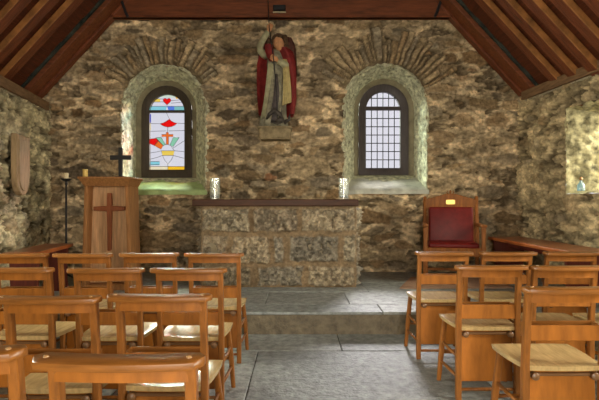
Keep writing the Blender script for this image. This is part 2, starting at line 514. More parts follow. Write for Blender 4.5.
heart = []
for k in range(40):
    t = 2 * PI * k / 40
    hx = 16 * math.sin(t) ** 3; hy = 13 * math.cos(t) - 5 * math.cos(2 * t) - 2 * math.cos(3 * t) - math.cos(4 * t)
    heart.append((166.8 + hx * .245, 101.0 - hy * .245))
fan = [(159.8, 123.6), (163.5, 122.6), (166.6, 120.8), (169.2, 119.0), (171.6, 121.2), (174.5, 122.6), (177, 123), (174.5, 125.2), (171, 126.6), (167.6, 127.0), (164, 126.2), (161.5, 125)]
def A(x, y): return (144 + x / 8.333, 130 + y / 8.333)
redp = [A(45, 75), A(100, 68), A(118, 90), A(85, 130), A(46, 112)]
orp = [A(100, 68), A(118, 90), A(85, 130), A(140, 160), A(160, 128), A(112, 84)]
orp = [A(112, 84), A(158, 128), A(140, 160), A(82, 128)]
gr1 = [A(96, 64), A(140, 60), A(178, 118), A(160, 130)]
gr2 = [A(292, 62), A(242, 60), A(213, 125), A(240, 138)]
bowl = [A(143, 172), A(252, 172), A(243, 212), A(152, 212)]
def glass1(px, py):
    if py < 110.5:
        if poly_in((px, py), heart): return 'red'
        if 106.2 < py < 110.4:
            if abs(px - 166.8) < (py - 106.0) * .3: return 'white'
            return 'cyan' if px < 166.5 else ('blue' if px < 174 else 'teal')
        if 98.4 < py < 101.4 and 152 < px < 160: return 'yellow'
        if px > 175 and py < 98.5 and px - 175 > (py - 96) * .3: return 'orange' if px > 178 else 'amber'
        if py < 97.2: return 'pale'
        return 'white'
    if poly_in((px, py), fan): return 'red'
    if 166.0 < px < 168.4 and 132 < py < 144.4: return 'orange'
    if 161.4 < px < 173 and 134.3 < py < 136.6: return 'orange'
    if poly_in((px, py), redp): return 'red'
    if poly_in((px, py), orp): return 'orange'
    if poly_in((px, py), gr1) or poly_in((px, py), gr2): return 'green'
    if poly_in((px, py), bowl): return 'yellow'
    if py > 166.4: return 'amber' if px > 167.6 else 'beige'
    if px < 150.6 and 114 < py < 122.5: return 'navy'
    if px < 150.8 and 122.5 < py < 130: return 'beige'
    if 150 < px < 159.5 and 161.3 < py < 165: return 'cyan'
    return 'white'
keys = list(GL.keys())
bm = bmesh.new(); vc = {}
st = .3
def gv(i, j):
    if (i, j) not in vc:
        x, z = ipx(148.6 + i * st, 93.4 + j * st)
        vc[(i, j)] = bm.verts.new((x, YF + .035, z))
    return vc[(i, j)]
for i in range(int(37.4 / st)):
    for j in range(int(77.2 / st)):
        px, py = 148.6 + (i + .5) * st, 93.4 + (j + .5) * st
        x, z = ipx(px, py)
        if inglass(W1, x, z, .012):
            f = bm.faces.new((gv(i, j), gv(i + 1, j), gv(i + 1, j + 1), gv(i, j + 1)))
            f.material_index = keys.index(glass1(px, py))
obj('pane', bm, [GL[k] for k in keys], w1)
bm = bmesh.new()
def came(pts, r=.0032):
    path = [(ipx(*p)[0], YF + .032, ipx(*p)[1]) for p in pts]
    tube(bm, path, r, 6)
for pl in ([*heart, heart[0]], [*fan, fan[0]], [*redp, redp[0]], [*orp, orp[0]], [*gr1, gr1[0]], [*gr2, gr2[0]], [*bowl, bowl[0]],
           [(152, 98.4), (163, 98.9)], [(170.5, 100.5), (182, 99.5)], [(150, 106.1), (184.2, 106.1)], [(152, 102), (163.5, 101.6)], [(171, 103), (182, 102)],
           [(166.3, 112.6), (169.2, 119)], [(149.6, 123.4), (159.8, 123.6)], [(177, 123), (184.4, 123.4)],
           [(149.6, 131.2), (166, 130.8)], [(168.4, 130.8), (184.4, 130.4)], [(167.6, 127), (167.2, 132.4)],
           [A(160, 130), A(172, 122), A(197, 120), A(222, 128), A(236, 150), A(252, 172)], [A(240, 150), A(335, 88)],
           [A(45, 190), A(100, 183), A(143, 172)], [A(45, 243), A(100, 230), A(152, 212)], [A(252, 172), A(335, 180)], [A(243, 212), A(335, 236)],
           [A(152, 212), A(170, 250), A(197, 282), A(226, 250), A(243, 212)], [A(197, 282), A(197, 332)], [A(45, 303), A(335, 303)],
           [(166, 132.2), (168.4, 132.2), (168.4, 134.3), (173, 134.3), (173, 136.6), (168.4, 136.6), (168.4, 144.4), (166, 144.4), (166, 136.6), (161.4, 136.6), (161.4, 134.3), (166, 134.3), (166, 132.2)],
           [A(50, 262), A(125, 262)], [A(50, 290), A(125, 286)]):
    came(pl)
obj('leading', bm, M['lead'], w1)

# --- window 2, clear leaded lattice
w2 = win_root(2, W2)
w2['label'] = 'round-headed clear window with a small square lattice'; w2['category'] = 'window'
reveal(W2, 'window_reveal', w2, M['plaster'], 2)
sill(W2, 'window_sill', w2, M['sillw'], 2)
bm = bmesh.new(); frame_ring(bm, W2['f'], W2['g'], YF - .01, YF + .07)
z2 = ipx(0, 108.4)[1]
box(bm, (W2['g'][0], YF + .035, z2), (2 * W2['g'][1] + .02, .07, .052), .006)
obj('window_frame', bm, M['framep'], w2, smooth=True, angle=40)
bm = bmesh.new()
pts = arch_outline(W2['g'][0], W2['g'][1] + .012, W2['g'][2] - .012, W2['g'][3], zt=W2['g'][4] + .012)
prism(bm, pts, YF + .036, YF + .040)
obj('pane', bm, GL['clear'], w2)
bm = bmesh.new()
gx, ghw, gzb, gzs, gzt = W2['g']
for k in range(1, 6):
    x = gx - ghw + 2 * ghw * k / 6
    top = gzs + (gzt - gzs) * math.sqrt(max(0, 1 - ((x - gx) / ghw) ** 2))
    box(bm, (x, YF + .03, (gzb + top) / 2), (.0125, .014, top - gzb), .002)
nr = 7
for k in range(1, nr):
    z = gzb + (z2 - .026 - gzb) * k / nr
    box(bm, (gx, YF + .03, z), (2 * ghw, .014, .0125), .002)
zz = z2 + .026 + .128
hwz = ghw * math.sqrt(1 - ((zz - gzs) / (gzt - gzs)) ** 2)
box(bm, (gx, YF + .03, zz), (2 * hwz, .014, .0125), .002)
obj('lattice', bm, M['lead'], w2)

# ------------------------------------------------------------------ side walls
def side_wall(name, xf, sgn, ztop, seed, hole, mortar):
    ys = np.concatenate([np.arange(-2.4, 3.4, .05), np.arange(3.4, YW + .16, .0135)])
    zs = np.arange(0, ztop + .01, .0135)
    U, V = np.meshgrid(ys, zs, indexing='ij')
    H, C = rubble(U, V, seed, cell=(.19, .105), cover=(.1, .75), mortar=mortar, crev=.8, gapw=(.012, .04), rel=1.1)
    H = H + .040 * (fbm(U * 30, V * 26, seed + 20, 3) - .5)
    X = xf(U) - sgn * H
    cu = (U[:-1, :-1] + U[1:, 1:]) / 2; cv = (V[:-1, :-1] + V[1:, 1:]) / 2
    keep = np.ones(cu.shape, bool)
    for (a, b, c, d) in hole:
        keep &= ~((cu > a) & (cu < b) & (cv > c) & (cv < d))
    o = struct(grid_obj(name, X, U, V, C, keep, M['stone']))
    bm = bmesh.new()  # wall head, a broad ledge under the eaves
    n = 10
    A_ = [(float(xf(np.array(y))), y) for y in np.linspace(-2.4, YW + .1, n)]
    secs = [[(x, y, ztop - .03), (x + sgn * .75, y, ztop - .03), (x + sgn * .75, y, ztop - .12), (x, y, ztop - .12)] for x, y in A_]
    loft(bm, secs)
    obj('wall_head', bm, M['plain'], o)
    return o
HR = (4.35, 5.55, 1.285, 2.29)
HL = (2.2, 3.6, 1.25, 2.30)
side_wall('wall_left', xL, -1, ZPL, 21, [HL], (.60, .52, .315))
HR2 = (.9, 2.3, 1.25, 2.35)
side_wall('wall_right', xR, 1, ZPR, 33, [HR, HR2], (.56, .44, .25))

def side_window(n, xf, sgn, hole, dep=.55, splay=.18):
    y0, y1, z0, z1 = hole
    r = win_root(n, None)
    def ring(t, k):
        out = []
        yy0, yy1 = y0 + splay * t, y1 - splay * t * 1.0
        zz0, zz1 = z0 + .08 * t, z1 - .10 * t
        cor = [(yy0, zz0), (yy0, zz1), (yy1, zz1), (yy1, zz0)]
        for a in range(4):
            p, q = cor[a], cor[(a + 1) % 4]
            for b in range(44):
                y = p[0] + (q[0] - p[0]) * b / 44; z = p[1] + (q[1] - p[1]) * b / 44
                nz = (.10 * (float(fbm(np.array((y + dep * t * (a % 2 == 0)) * 8.), np.array(z * 9. + t * 5 * (a % 2)), n)) - .5) + .06 * (float(fbm(np.array((y + dep * t) * 24.), np.array(z * 26. + t * 9 * (a % 2)), n + 4, 3)) - .5)) * (0 if t > .95 else (.25 if a == 3 else 1)) * min(1, min(b, 44 - b) / 4)
                x = float(xf(np.array(y))) + sgn * (dep * t - .012)
                out.append((x, y + (nz if a in (0, 2) else 0), z + (nz if a in (1, 3) else 0)))
        return out
    bm = bmesh.new(); loft(bm, [ring(t / 30, t) for t in range(31)], cap=False)
    obj('window_reveal', bm, M['revstone'], r, smooth=True, angle=60)
    bm = bmesh.new()
    yc, zc = (y0 + y1) / 2, (z0 + z1) / 2
    xo = float(xf(np.array(yc))) + sgn * (dep + .0)
    a0, a1, b0, b1 = y0 + splay - .03, y1 - splay + .03, z0 + .05, z1 - .07
    for yy in (a0, yc, a1): box(bm, (xo, yy, zc), (.06, .055, b1 - b0), .005)
    for zz_ in (b0, zc, b1): box(bm, (xo, yc, zz_), (.06, a1 - a0, .055), .005)
    obj('window_frame', bm, M['framep'], r)
    bm = bmesh.new(); box(bm, (xo, yc, zc), (.005, a1 - a0, b1 - b0))
    obj('pane', bm, GL['plain'], r)
    return r
M['revstone'] = mat('reveal_stone', (.36, .32, .18), 0.85, 0.25, var=0.8, bump=1.0, bscale=22, scale=13)
w3 = side_window(3, xR, 1, HR); w4 = side_window(4, xL, -1, HL)  # the left one is unseen, added as an opening for fill light
w5 = side_window(5, xR, 1, HR2)  # unseen window added to bring in grazing light from the right
w5['label'] = 'added unseen window opening in the right wall farther back, for grazing light'; w5['category'] = 'window'
w3['label'] = 'deep window opening in the right wall with brightly lit rough jamb'; w3['category'] = 'window'
w4['label'] = 'added unseen window opening in the left wall, for fill light'; w4['category'] = 'window'

# rear wall behind the camera; its doorway is added to let fill light in
bm = bmesh.new()
box(bm, (-2.15, -2.45, 2.0), (2.3, .3, 4.0)); box(bm, (2.3, -2.45, 2.0), (2.4, .3, 4.0)); box(bm, (.05, -2.45, 3.35), (2.2, .3, 1.3))
prism(bm, [(-2.9, 4.0), (2.4, 4.0), (RX, 6.3)], -2.6, -2.3)
struct(obj('wall_front', bm, M['plain']))

# ------------------------------------------------------------------ floor, step and platform
def slabs(bm, lay, rows, zt, th, seed, base, dz=.003, gap=.007):
    rng = random.Random(seed)
    for (y0, y1, xs) in rows:
        for a, b in zip(xs, xs[1:]):
            k = len(bm.verts)
            t = rng.uniform(.84, 1.16); w = rng.uniform(-.03, .03)
            z = zt + rng.uniform(-dz, dz)
            j = [rng.uniform(-.012, .012) for _ in range(2)]
            bb = bmesh.new()
            bmesh.ops.create_cube(bb, size=1)
            for v in bb.verts:
                v.co = Vector((v.co.x * (b - a - gap), v.co.y * (y1 - y0 - gap), v.co.z * th))
            bmesh.ops.bevel(bb, geom=bb.edges[:], offset=.006, segments=1, profile=.5, affect='EDGES')
            vm = {}
            for v in bb.verts:
                nv = bm.verts.new(v.co + Vector(((a + b) / 2, (y0 + y1) / 2, z - th / 2)))
                nv[lay] = (base[0] * t * (1 + w), base[1] * t, base[2] * t * (1 - w), 1)
                vm[v] = nv
            for f in bb.faces: bm.faces.new([vm[v] for v in f.verts])
            bb.free()
def tint_bm():
    bm = bmesh.new(); return bm, bm.verts.layers.float_color.new('tint')
rng = random.Random(5)
def cuts(fixed, lo=-3.3, hi=3.5, mn=.8, mx=1.5):
    xs = [fixed]; x = fixed
    while x > lo: x -= rng.uniform(mn, mx); xs.insert(0, max(x, lo))
    x = fixed
    while x < hi: x += rng.uniform(mn, mx); xs.append(min(x, hi))
    return [q for i, q in enumerate(xs) if i == 0 or q - xs[i - 1] > .05]
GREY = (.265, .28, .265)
bm, lay = tint_bm()
slabs(bm, lay, [(3.76, 4.235, cuts(.34)), (2.82, 3.76, cuts(-.33, mx=2.0)), (1.95, 2.82, cuts(.2)), (1.0, 1.95, cuts(-.4)), (.1, 1.0, cuts(.5)), (-.9, .1, cuts(-.2)), (-2.6, -.9, cuts(.3))], 0, .1, 3, GREY)
fl = struct(obj('floor', bm, M['flag']))
bm = bmesh.new(); box(bm, (0, 2.1, -.06), (7.6, 9.6, .10)); box(bm, (0, 5.45, .06), (7.4, 2.4, .262)); obj('bedding', bm, M['grout'], fl)
bm, lay = tint_bm()
slabs(bm, lay, [(YS + .0, 4.54, cuts(.75, -3.6, 3.4, .9, 1.6)), (4.54, 5.14, cuts(-.33, -3.6, 3.4)), (5.14, 5.75, cuts(.76, -3.6, 3.4)), (5.75, 6.62, cuts(.1, -3.6, 3.4))], ST, .026, 9, (.29, .305, .29), .0012, .005)
obj('platform_slab', bm, M['flag'], fl)
bm, lay = tint_bm()
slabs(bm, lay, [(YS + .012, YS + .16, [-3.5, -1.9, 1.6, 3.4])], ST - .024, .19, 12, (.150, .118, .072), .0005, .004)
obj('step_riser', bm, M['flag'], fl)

# ------------------------------------------------------------------ roof
bm = bmesh.new()
ang = math.atan(1.08); ca, sa = math.cos(ang), math.sin(ang)
for s in (-1, 1):
    L_ = 3.85 / ca
    # boards plane, offset .13 above the rafters' underside
    off = .075
    apex = (RX, 3.72 + 1.08 * 2.37)
    nb = 26
    for k in range(nb):
        t0, t1 = L_ * k / nb, L_ * (k + 1) / nb + .012
        lift = .008 if k % 2 else 0.0
        ps = []
        for (t, h) in ((t0, off + lift), (t1, off + lift), (t1, off + .03), (t0, off + .03)):
            ps.append((apex[0] + s * (t * ca + h * sa), apex[1] - t * sa + h * ca))
        prism(bm, ps, -2.6, 6.22)
ce = struct(obj('ceiling', bm, M['roof']))
def rafter(y0, y1, s, material, name='rafter', dep=.075, drop=0.0, parent=ce):
    bm = bmesh.new()
    apex = (RX, 3.72 + 1.08 * 2.37); L_ = 3.8 / ca
    ps = [(apex[0] + s * (t * ca + h * sa), apex[1] - t * sa + h * ca) for t, h in ((0.0, -drop), (L_, -drop), (L_, dep), (.0, dep))]
    prism(bm, ps, y0, y1, .006)
    if name == 'rafter':            # near face coloured paler to stand for light falling on it
        for f in bm.faces:
            c = f.calc_center_median()
            if c.y < y0 + .004: f.material_index = 1
        return obj(name, bm, [material, M['lit_face']], parent)
    return obj(name, bm, material, parent)
for s in (-1, 1):
    y = 5.66
    while y > -2.3:
        rafter(y, y + .15, s, M['rafter']); y -= .335
# rafters against the gable, slate-filled gap in front of them
for s, nm in ((-1, 'trim_3'), (1, 'trim_4')):
    o = struct(rafter(6.22, 6.56, s, M['beam'], nm, .16, 0.0, None))
    rafter(6.44, 6.555, s, M['rafter'], 'edge_strip', .0, .035, o)
    rafter(6.165, 6.215, s, M['gapw'], 'slate_filling', .16, -.05, o)
bm = bmesh.new(); box(bm, (RX, 6.50, 3.86), (4.9, .10, .28), .006)
tb = struct(obj('trim_5', bm, M['beam']))
bm = bmesh.new(); box(bm, (RX, 6.475, 3.735), (4.72, .07, .03), .005); obj('edge_strip', bm, M['rafter'], tb)
for s in (-1, 1):
    bm = bmesh.new()
    tube(bm, [(RX + s * 2.10, 6.44, 3.72), (RX + s * 2.13, 6.435, 3.78), (RX + s * 2.20, 6.43, 3.98)], .020, 8)
    obj('joint_shadow', bm, M['black'], tb)  # dark bar for the shadow line where collar meets rafter
# wall plates
def wplate(xf, sgn, zt, name):
    bm = bmesh.new()
    secs = []
    for y in np.linspace(-2.3, 6.42, 12):
        x = float(xf(np.array(y))) - sgn * .045
        secs.append([(x, y, zt - .11), (x, y, zt), (x + sgn * .14, y, zt), (x + sgn * .14, y, zt - .11)])
    loft(bm, secs)
    return struct(obj(name, bm, M['plate']))
wplate(xL, -1, ZPL + .01, 'trim_1'); wplate(xR, 1, ZPR + .01, 'trim_2')

# small dark lamp on the collar beam
bm = bmesh.new(); box(bm, (0, -.03, .035), (.17, .05, .07), .008)
lp = tag(obj('beam_light', bm, M['black']), 'small dark light fitting with a pale strip fixed to the roof beam', 'light fitting')
lp.location = (-.275, 6.44, 3.80)
bm = bmesh.new(); box(bm, (0, -.03, -.025), (.18, .03, .014), .003); obj('pale_strip', bm, M['pale'], lp)
bm = bmesh.new(); box(bm, (0, -.01, -.002), (.03, .03, .06), .003); obj('bracket', bm, M['black'], lp)

# ------------------------------------------------------------------ altar
def make_altar():
    t = thing('altar', 'rough grey stone altar with a thin dark top slab in the middle of the platform', 'altar', (-.24, 5.42, ST))
    hw, D, h = .895, .66, .935
    blocks = []
    rows = [(.01, .245), (.280, .600), (.640, .915)]
    X = lambda px: (px - 278.5) * 5.40 / F
    cols = [[(196, 251), (257, 303), (308, 356.5)], [(199, 228), (232, 269), (273, 284), (288.5, 338), (342, 357)], [(201, 250), (254, 297), (301, 357)]]
    du = .0085
    lenp = 2 * D + 2 * hw
    uu = np.arange(0, lenp + du / 2, du); vv = np.arange(0, h + du / 2, du)
    U, V = np.meshgrid(uu, vv, indexing='ij')
    rng = np.random.RandomState(4)
    Uw = U + .06 * (fbm(U * 7, V * 7, 3) - .5) + .03 * (fbm(U * 22, V * 22, 13) - .5); Vw = V + .06 * (fbm(U * 6, V * 6, 6) - .5) + .03 * (fbm(U * 22, V * 22, 16) - .5)
    xf = Uw - D - hw                       # x along the front, centred
    m = np.zeros(U.shape); tone = np.zeros(U.shape + (3,)); off = np.zeros(U.shape)
    for (z0, z1), cs in zip(rows, cols):
        spans = [(X(a), X(b)) for a, b in cs]
        spans = [(-hw - D + .03, -hw - D * .45), (-hw - D * .40, -hw - .03)] + spans + [(hw + .03, hw + D * .5), (hw + D * .55, hw + D - .03)]
        spans[2] = (-hw + .01, spans[2][1]); spans[-3] = (spans[-3][0], hw - .012)
        for a, b in spans:
            k = (xf > a) & (xf < b) & (Vw > z0) & (Vw < z1)
            d = np.minimum(np.minimum(xf[k] - a, b - xf[k]), np.minimum(Vw[k] - z0, z1 - Vw[k]))
            m[k] = sst(0, .025, d)
            c = np.array([(.31, .25, .17), (.27, .235, .175), (.35, .285, .19), (.26, .21, .14), (.32, .27, .185)][rng.randint(5)]) * rng.uniform(.8, 1.2)
            tone[k] = c; off[k] = rng.uniform(.0, .012)
    n1 = fbm(U * 14, V * 15, 7, 3); n2 = fbm(U * 30, V * 26, 8, 2)
    H = m * (.020 + off + .11 * (n1 - .5) + .13 * (n2 - .5)) + (1 - m) * .026 * (n1 - .5)
    H *= sst(0, .015, h - V)
    mt = np.array((.235, .165, .092)) * (.7 + .6 * fbm(U * 9, V * 9, 2))[..., None]
    col = mt * (1 - m[..., None]) + tone * (.62 + .76 * sst(.3, .7, fbm(U * 26, V * 26, 5, 3)))[..., None] * m[..., None]
    H *= .12 + .88 * sst(0, .10, np.minimum(np.abs(U - D), np.abs(U - D - 2 * hw)))
    # wrap round three sides
    px = np.where(U < D, -hw, np.where(U > D + 2 * hw, hw, U - D - hw))
    py = np.where(U < D, D - U, np.where(U > D + 2 * hw, U - D - 2 * hw, 0.0))
    s1 = sst(D - .04, D + .04, U); s2 = sst(D + 2 * hw - .04, D + 2 * hw + .04, U)
    nx = -(1 - s1) + s2; ny = -(s1 * (1 - s2))
    keep = np.ones((U.shape[0] - 1, U.shape[1] - 1), bool)
    Xc = px + nx * H; Yc = py + ny * H
    body = grid_obj('stonework', Xc, Yc, V, col, keep, M['altar'], t)
    bm = bmesh.new(); box(bm, (0, D / 2, h / 2 + .002), (2 * hw - .04, D - .03, h)); obj('core', bm, M['plain'], t)
    bm = bmesh.new(); box(bm, (-.035, D / 2 - .02, h + .041), (1.90, D + .09, .078), .008); obj('top_slab', bm, M['slab'], t)
    return t
make_altar()
ZA = ST + .935 + .08

# glass vases on the altar
def vase(loc, label):
    t = thing('glass_vase', label, 'vase', loc, 0, 'glass vases on the altar')
    bm = bmesh.new()
    lathe(bm, [(.0, .0), (.058, .0), (.059, .25), (.0545, .252), (.0535, .014), (.0, .014)], seg=28, cap=False)
    obj('glass', bm, M['vase'], t, smooth=True, angle=40)
    bm = bmesh.new(); r = random.Random(2)
    for k in range(38):
        a = r.uniform(0, 2 * PI); q = .038 * math.sqrt(r.random())
        ell(bm, (q * math.cos(a), q * math.sin(a), .024 + .022 * r.random()), (.011, .010, .008), u=8, v=6)
    obj('pebbles', bm, M['pebble'], t, smooth=True)
    return t
vase(((215 - 299.5) * 5.55 / F, 5.55, ZA), 'clear glass cylinder vase with dark pebbles on the left end of the altar')
vase(((343.7 - 299.5) * 5.58 / F, 5.58, ZA), 'clear glass cylinder vase with dark pebbles on the right end of the altar')

# ------------------------------------------------------------------ lectern and what stands on it
LX, LY = -2.135, 5.20
lec = thing('lectern', 'brown wooden lectern with a recessed front and a wooden cross, left of the altar', 'lectern', (LX, LY, ST), math.radians(4))
lh = 1.16
lec.scale.x = .91
for s in (-1, 1):
    bm = bmesh.new()
    secs = []
    for z, w in ((0, .300), (lh, .262)):
        secs.append([(s * w, 0, z), (s * (w - .045), 0, z), (s * (w - .045), .40, z), (s * w, .40, z)])
    loft(bm, secs); bmesh.ops.bevel(bm, geom=bm.edges[:], offset=.005, segments=1, affect='EDGES')
    obj('side_panel', bm, M['lect'], lec)
bm = bmesh.new()
loft(bm, [[(-w, .15, z), (w, .15, z), (w, .17, z), (-w, .17, z)] for z, w in ((.06, .262), (lh, .225))])
obj('back_panel', bm, M['lectp'], lec)
bm = bmesh.new(); box(bm, (0, .2, .035), (.53, .38, .07), .006); obj('plinth', bm, M['lect'], lec)
bm = bmesh.new()   # sloping underside of the desk
loft(bm, [[(-.262, -.005, lh), (.262, -.005, lh), (.262, .40, lh), (-.262, .40, lh)],
          [(-.30, -.07, lh + .075), (.30, -.07, lh + .075), (.30, .42, lh + .075), (-.30, .42, lh + .075)]])
obj('cove_moulding', bm, M['lect'], lec)
bm = bmesh.new(); box(bm, (0, .175, lh + .088), (.625, .52, .026), .007); obj('desk_top', bm, M['lect'], lec)
bm = bmesh.new()
def fl_cross(bm, zc, top, bot, arm, w0, w1, y0, y1, cx=0):
    p = [(cx - w1, top), (cx + w1, top), (cx + w0, zc + w0), (cx + arm, zc + w1 * .9), (cx + arm, zc - w1 * .9), (cx + w0, zc - w0), (cx + w1 * .8, bot), (cx - w1 * .8, bot), (cx - w0, zc - w0), (cx - arm, zc - w1 * .9), (cx - arm, zc + w1 * .9), (cx - w0, zc + w0)]
    prism(bm, p, y0, y1, .005)
fl_cross(bm, .91, 1.085, .435, .188, .030, .024, .08, .125)
obj('cross', bm, M['cross'], lec)
ZL = ST + lh + .101
cr = thing('cross', 'plain black cross standing on the lectern in front of the stained glass window', 'cross', (-2.04, 5.36, ZL))
bm = bmesh.new(); prism(bm, [(-.020, .012), (.020, .012), (.022, .205), (.118, .203), (.118, .255), (.022, .255), (.022, .345), (-.022, .345), (-.022, .255), (-.118, .255), (-.118, .203), (-.022, .205)], -.014, .014, .003)
obj('crosspiece', bm, M['black'], cr)
bm = bmesh.new(); box(bm, (0, 0, .008), (.11, .09, .016), .003); obj('foot', bm, M['black'], cr)
def candle(name, r, h, loc, m, label):
    t = thing(name, label, 'candle', loc)
    bm = bmesh.new(); lathe(bm, [(r * .96, 0), (r, .004), (r, h - .004), (r * .85, h), (r * .3, h - .003)], seg=18); obj('wax', bm, m, t, smooth=True, angle=40)
    bm = bmesh.new(); tube(bm, [(0, 0, h - .005), (.001, 0, h + .006), (.003, 0, h + .014)], .0016, 6); obj('wick', bm, M['black'], t)
    return t
candle('candle', .027, .085, (-2.365, 5.19, ZL), M['waxy'], 'short yellow candle standing on the left end of the lectern top')
cs = thing('candle_stand', 'tall thin black iron candle stand left of the lectern', 'candle stand', (-2.79, 5.62, ST))
bm = bmesh.new(); lathe(bm, [(.012, .03), (.012, .45), (.02, .47), (.012, .49), (.0105, 1.18), (.018, 1.20), (.010, 1.215), (.010, 1.235)], seg=12); obj('pole', bm, M['black'], cs, smooth=True, angle=50)
bm = bmesh.new(); lathe(bm, [(.0, 1.232), (.03, 1.232), (.062, 1.256), (.064, 1.262), (.055, 1.258), (.0, 1.245)], seg=24, cap=False); obj('drip_pan', bm, M['black'], cs, smooth=True, angle=50)
for k in range(3):
    a = k * 2 * PI / 3 + .5
    bm = bmesh.new(); tube(bm, [(0, 0, .12), (.08 * math.cos(a), .08 * math.sin(a), .07), (.17 * math.cos(a), .17 * math.sin(a), .010)], [.012, .011, .010], 8); obj('leg', bm, M['black'], cs, smooth=True)
candle('candle', .026, .085, (-2.79, 5.62, ST + 1.246), M['wax'], 'pale candle on top of the black iron stand')

# ------------------------------------------------------------------ wooden shield on the left wall
def shield():
    o = bpy.data.objects.new('wall_shield', None); o.empty_display_size = .1
    yc = 5.44; x = float(xL(np.array(yc)))
    o.location = (x + .075, yc, 1.265); link(o)
    o.rotation_euler = (0, 0, -PI / 2 - math.atan(.163) * -1 + PI)
    tag(o, 'tan wooden shield plaque with a rounded foot hanging on the left wall', 'plaque')
    pts = [(-.18, .70), (-.10, .685), (0, .695), (.10, .685), (.18, .70), (.182, .25), (.165, .13), (.11, .04), (.04, .0), (-.04, 0), (-.11, .04), (-.165, .13), (-.182, .25)]
    bm = bmesh.new(); prism(bm, pts, -.035, .035, .010); obj('board', bm, M['shield'], o)
    bm = bmesh.new()
    prism(bm, [(x * .8, .055 + z * .84) for x, z in pts], -.046, -.03, .006); obj('raised_field', bm, M['shield'], o)
    return o
sh = shield()

# ------------------------------------------------------------------ benches
def bench(name, label, loc, rot, w, L, h, tm, em):
    t = thing(name, label, 'bench', loc, rot, None)
    bm = bmesh.new(); box(bm, (0, 0, h - .02), (w, L, .04), .007, seg=2); obj('bench_top', bm, tm, t)
    for s in (-1, 1):
        bm = bmesh.new()
        loft(bm, [[(-w * k, s * (L / 2 - .12) - .02, z), (w * k, s * (L / 2 - .12) - .02, z), (w * k, s * (L / 2 - .12) + .02, z), (-w * k, s * (L / 2 - .12) + .02, z)] for z, k in ((0, .46), (.15, .40), (h - .041, .44))])
        obj('end_board', bm, em, t)
    bm = bmesh.new(); box(bm, (-.0, 0, h - .085), (.03, L - .26, .085), .004); obj('apron', bm, em, t)
    return t
zb = .515
bench('bench', 'long red-brown wooden bench along the right wall behind the chairs', (2.79, 5.42, ST), math.radians(1), .46, 1.86, zb, M['bench'], M['bench_end'])
bench('bench', 'narrow red-brown wooden bench along the left wall below the shield', (-2.66, 4.84, ST), math.radians(7), .30, .98, zb, M['bench'], M['bench_end'])

# ------------------------------------------------------------------ mat
bm = bmesh.new()
pts = [(1.13, 5.31), (2.42, 5.33), (2.50, 6.05), (1.44, 6.07)]
loft(bm, [[(x, y, 0) for x, y in pts], [(x, y, .012) for x, y in pts]])
mt_ = obj('floor_mat', bm, M['mat']); mt_.location = (0, 0, ST + .003)
tag(mt_, 'brown woven mat on the platform in front of the red armchair', 'mat')

# ------------------------------------------------------------------ red priest chair
th = thing('armchair', 'carved wooden armchair with red leather seat and back against the back wall', 'armchair', (1.925, 5.92, ST + .016), math.radians(-13))
hwT = .325
for s in (-1, 1):
    bm = bmesh.new(); vloft(bm, [(s * hwT, .22, 0, .024, .024), (s * hwT, .22, .45, .026, .026), (s * hwT, .30, 1.03, .023, .023), (s * hwT, .30, 1.042, .015, .015)]); obj('back_post', bm, M['throne'], th, smooth=True, angle=40)
    bm = bmesh.new(); vloft(bm, [(s * (hwT + .01), -.24, 0, .020, .020), (s * (hwT + .01), -.24, .06, .028, .028), (s * (hwT + .01), -.24, .38, .028, .028), (s * (hwT + .01), -.24, .48, .022, .022), (s * (hwT + .01), -.24, .655, .027, .027)]); obj('front_leg', bm, M['throne'], th, smooth=True, angle=40)
    bm = bmesh.new(); box(bm, (s * (hwT + .012), .0, .677), (.065, .58, .036), .012, seg=2); obj('armrest', bm, M['throne'], th, smooth=True, angle=40)
bm = bmesh.new(); box(bm, (0, -.01, .36), (2 * hwT, .50, .10), .008)
box(bm, (0, -.02, .12), (2 * hwT, .03, .035), .006); obj('seat_frame', bm, M['throne'], th)
bm = bmesh.new()
box(bm, (0, .01, .432), (2 * hwT - .06, .48, .075), .030, seg=4); obj('seat_cushion', bm, M['leather'], th, smooth=True)
tilt = Matrix.Rotation(-math.atan(.08 / .61), 3, 'X')
bm = bmesh.new(); box(bm, (0, .252, .69), (2 * hwT - .06, .04, .52), .004, rot=tilt); obj('back_board', bm, M['throne'], th)
bm = bmesh.new(); box(bm, (0, .222, .672), (2 * hwT - .095, .06, .46), .026, rot=tilt, seg=4); obj('back_cushion', bm, M['leather'], th, smooth=True)
bm = bmesh.new()
prism(bm, [(-.32, .905), (.32, .905), (.32, 1.00), (.19, 1.035), (.06, 1.075), (.025, 1.065), (0, 1.09), (-.025, 1.065), (-.06, 1.075), (-.19, 1.035), (-.32, 1.00)], .265, .305, .006)
obj('crest_rail', bm, M['throne'], th)
bm = bmesh.new()
for s in (-1, 1):
    tube(bm, [(s * .02, .285, 1.06), (s * .045, .285, 1.09), (s * .03, .285, 1.115)], [.010, .008, .004], 8)
lathe(bm, [(.012, 0), (.018, .02), (.010, .045), (.0, .05)], (0, .285, 1.075), 10, False)
obj('finial', bm, M['throne'], th, smooth=True)
bm = bmesh.new(); box(bm, (0.0, .258, .965), (.115, .012, .062), .003); obj('brass_plate', bm, M['brass'], th)

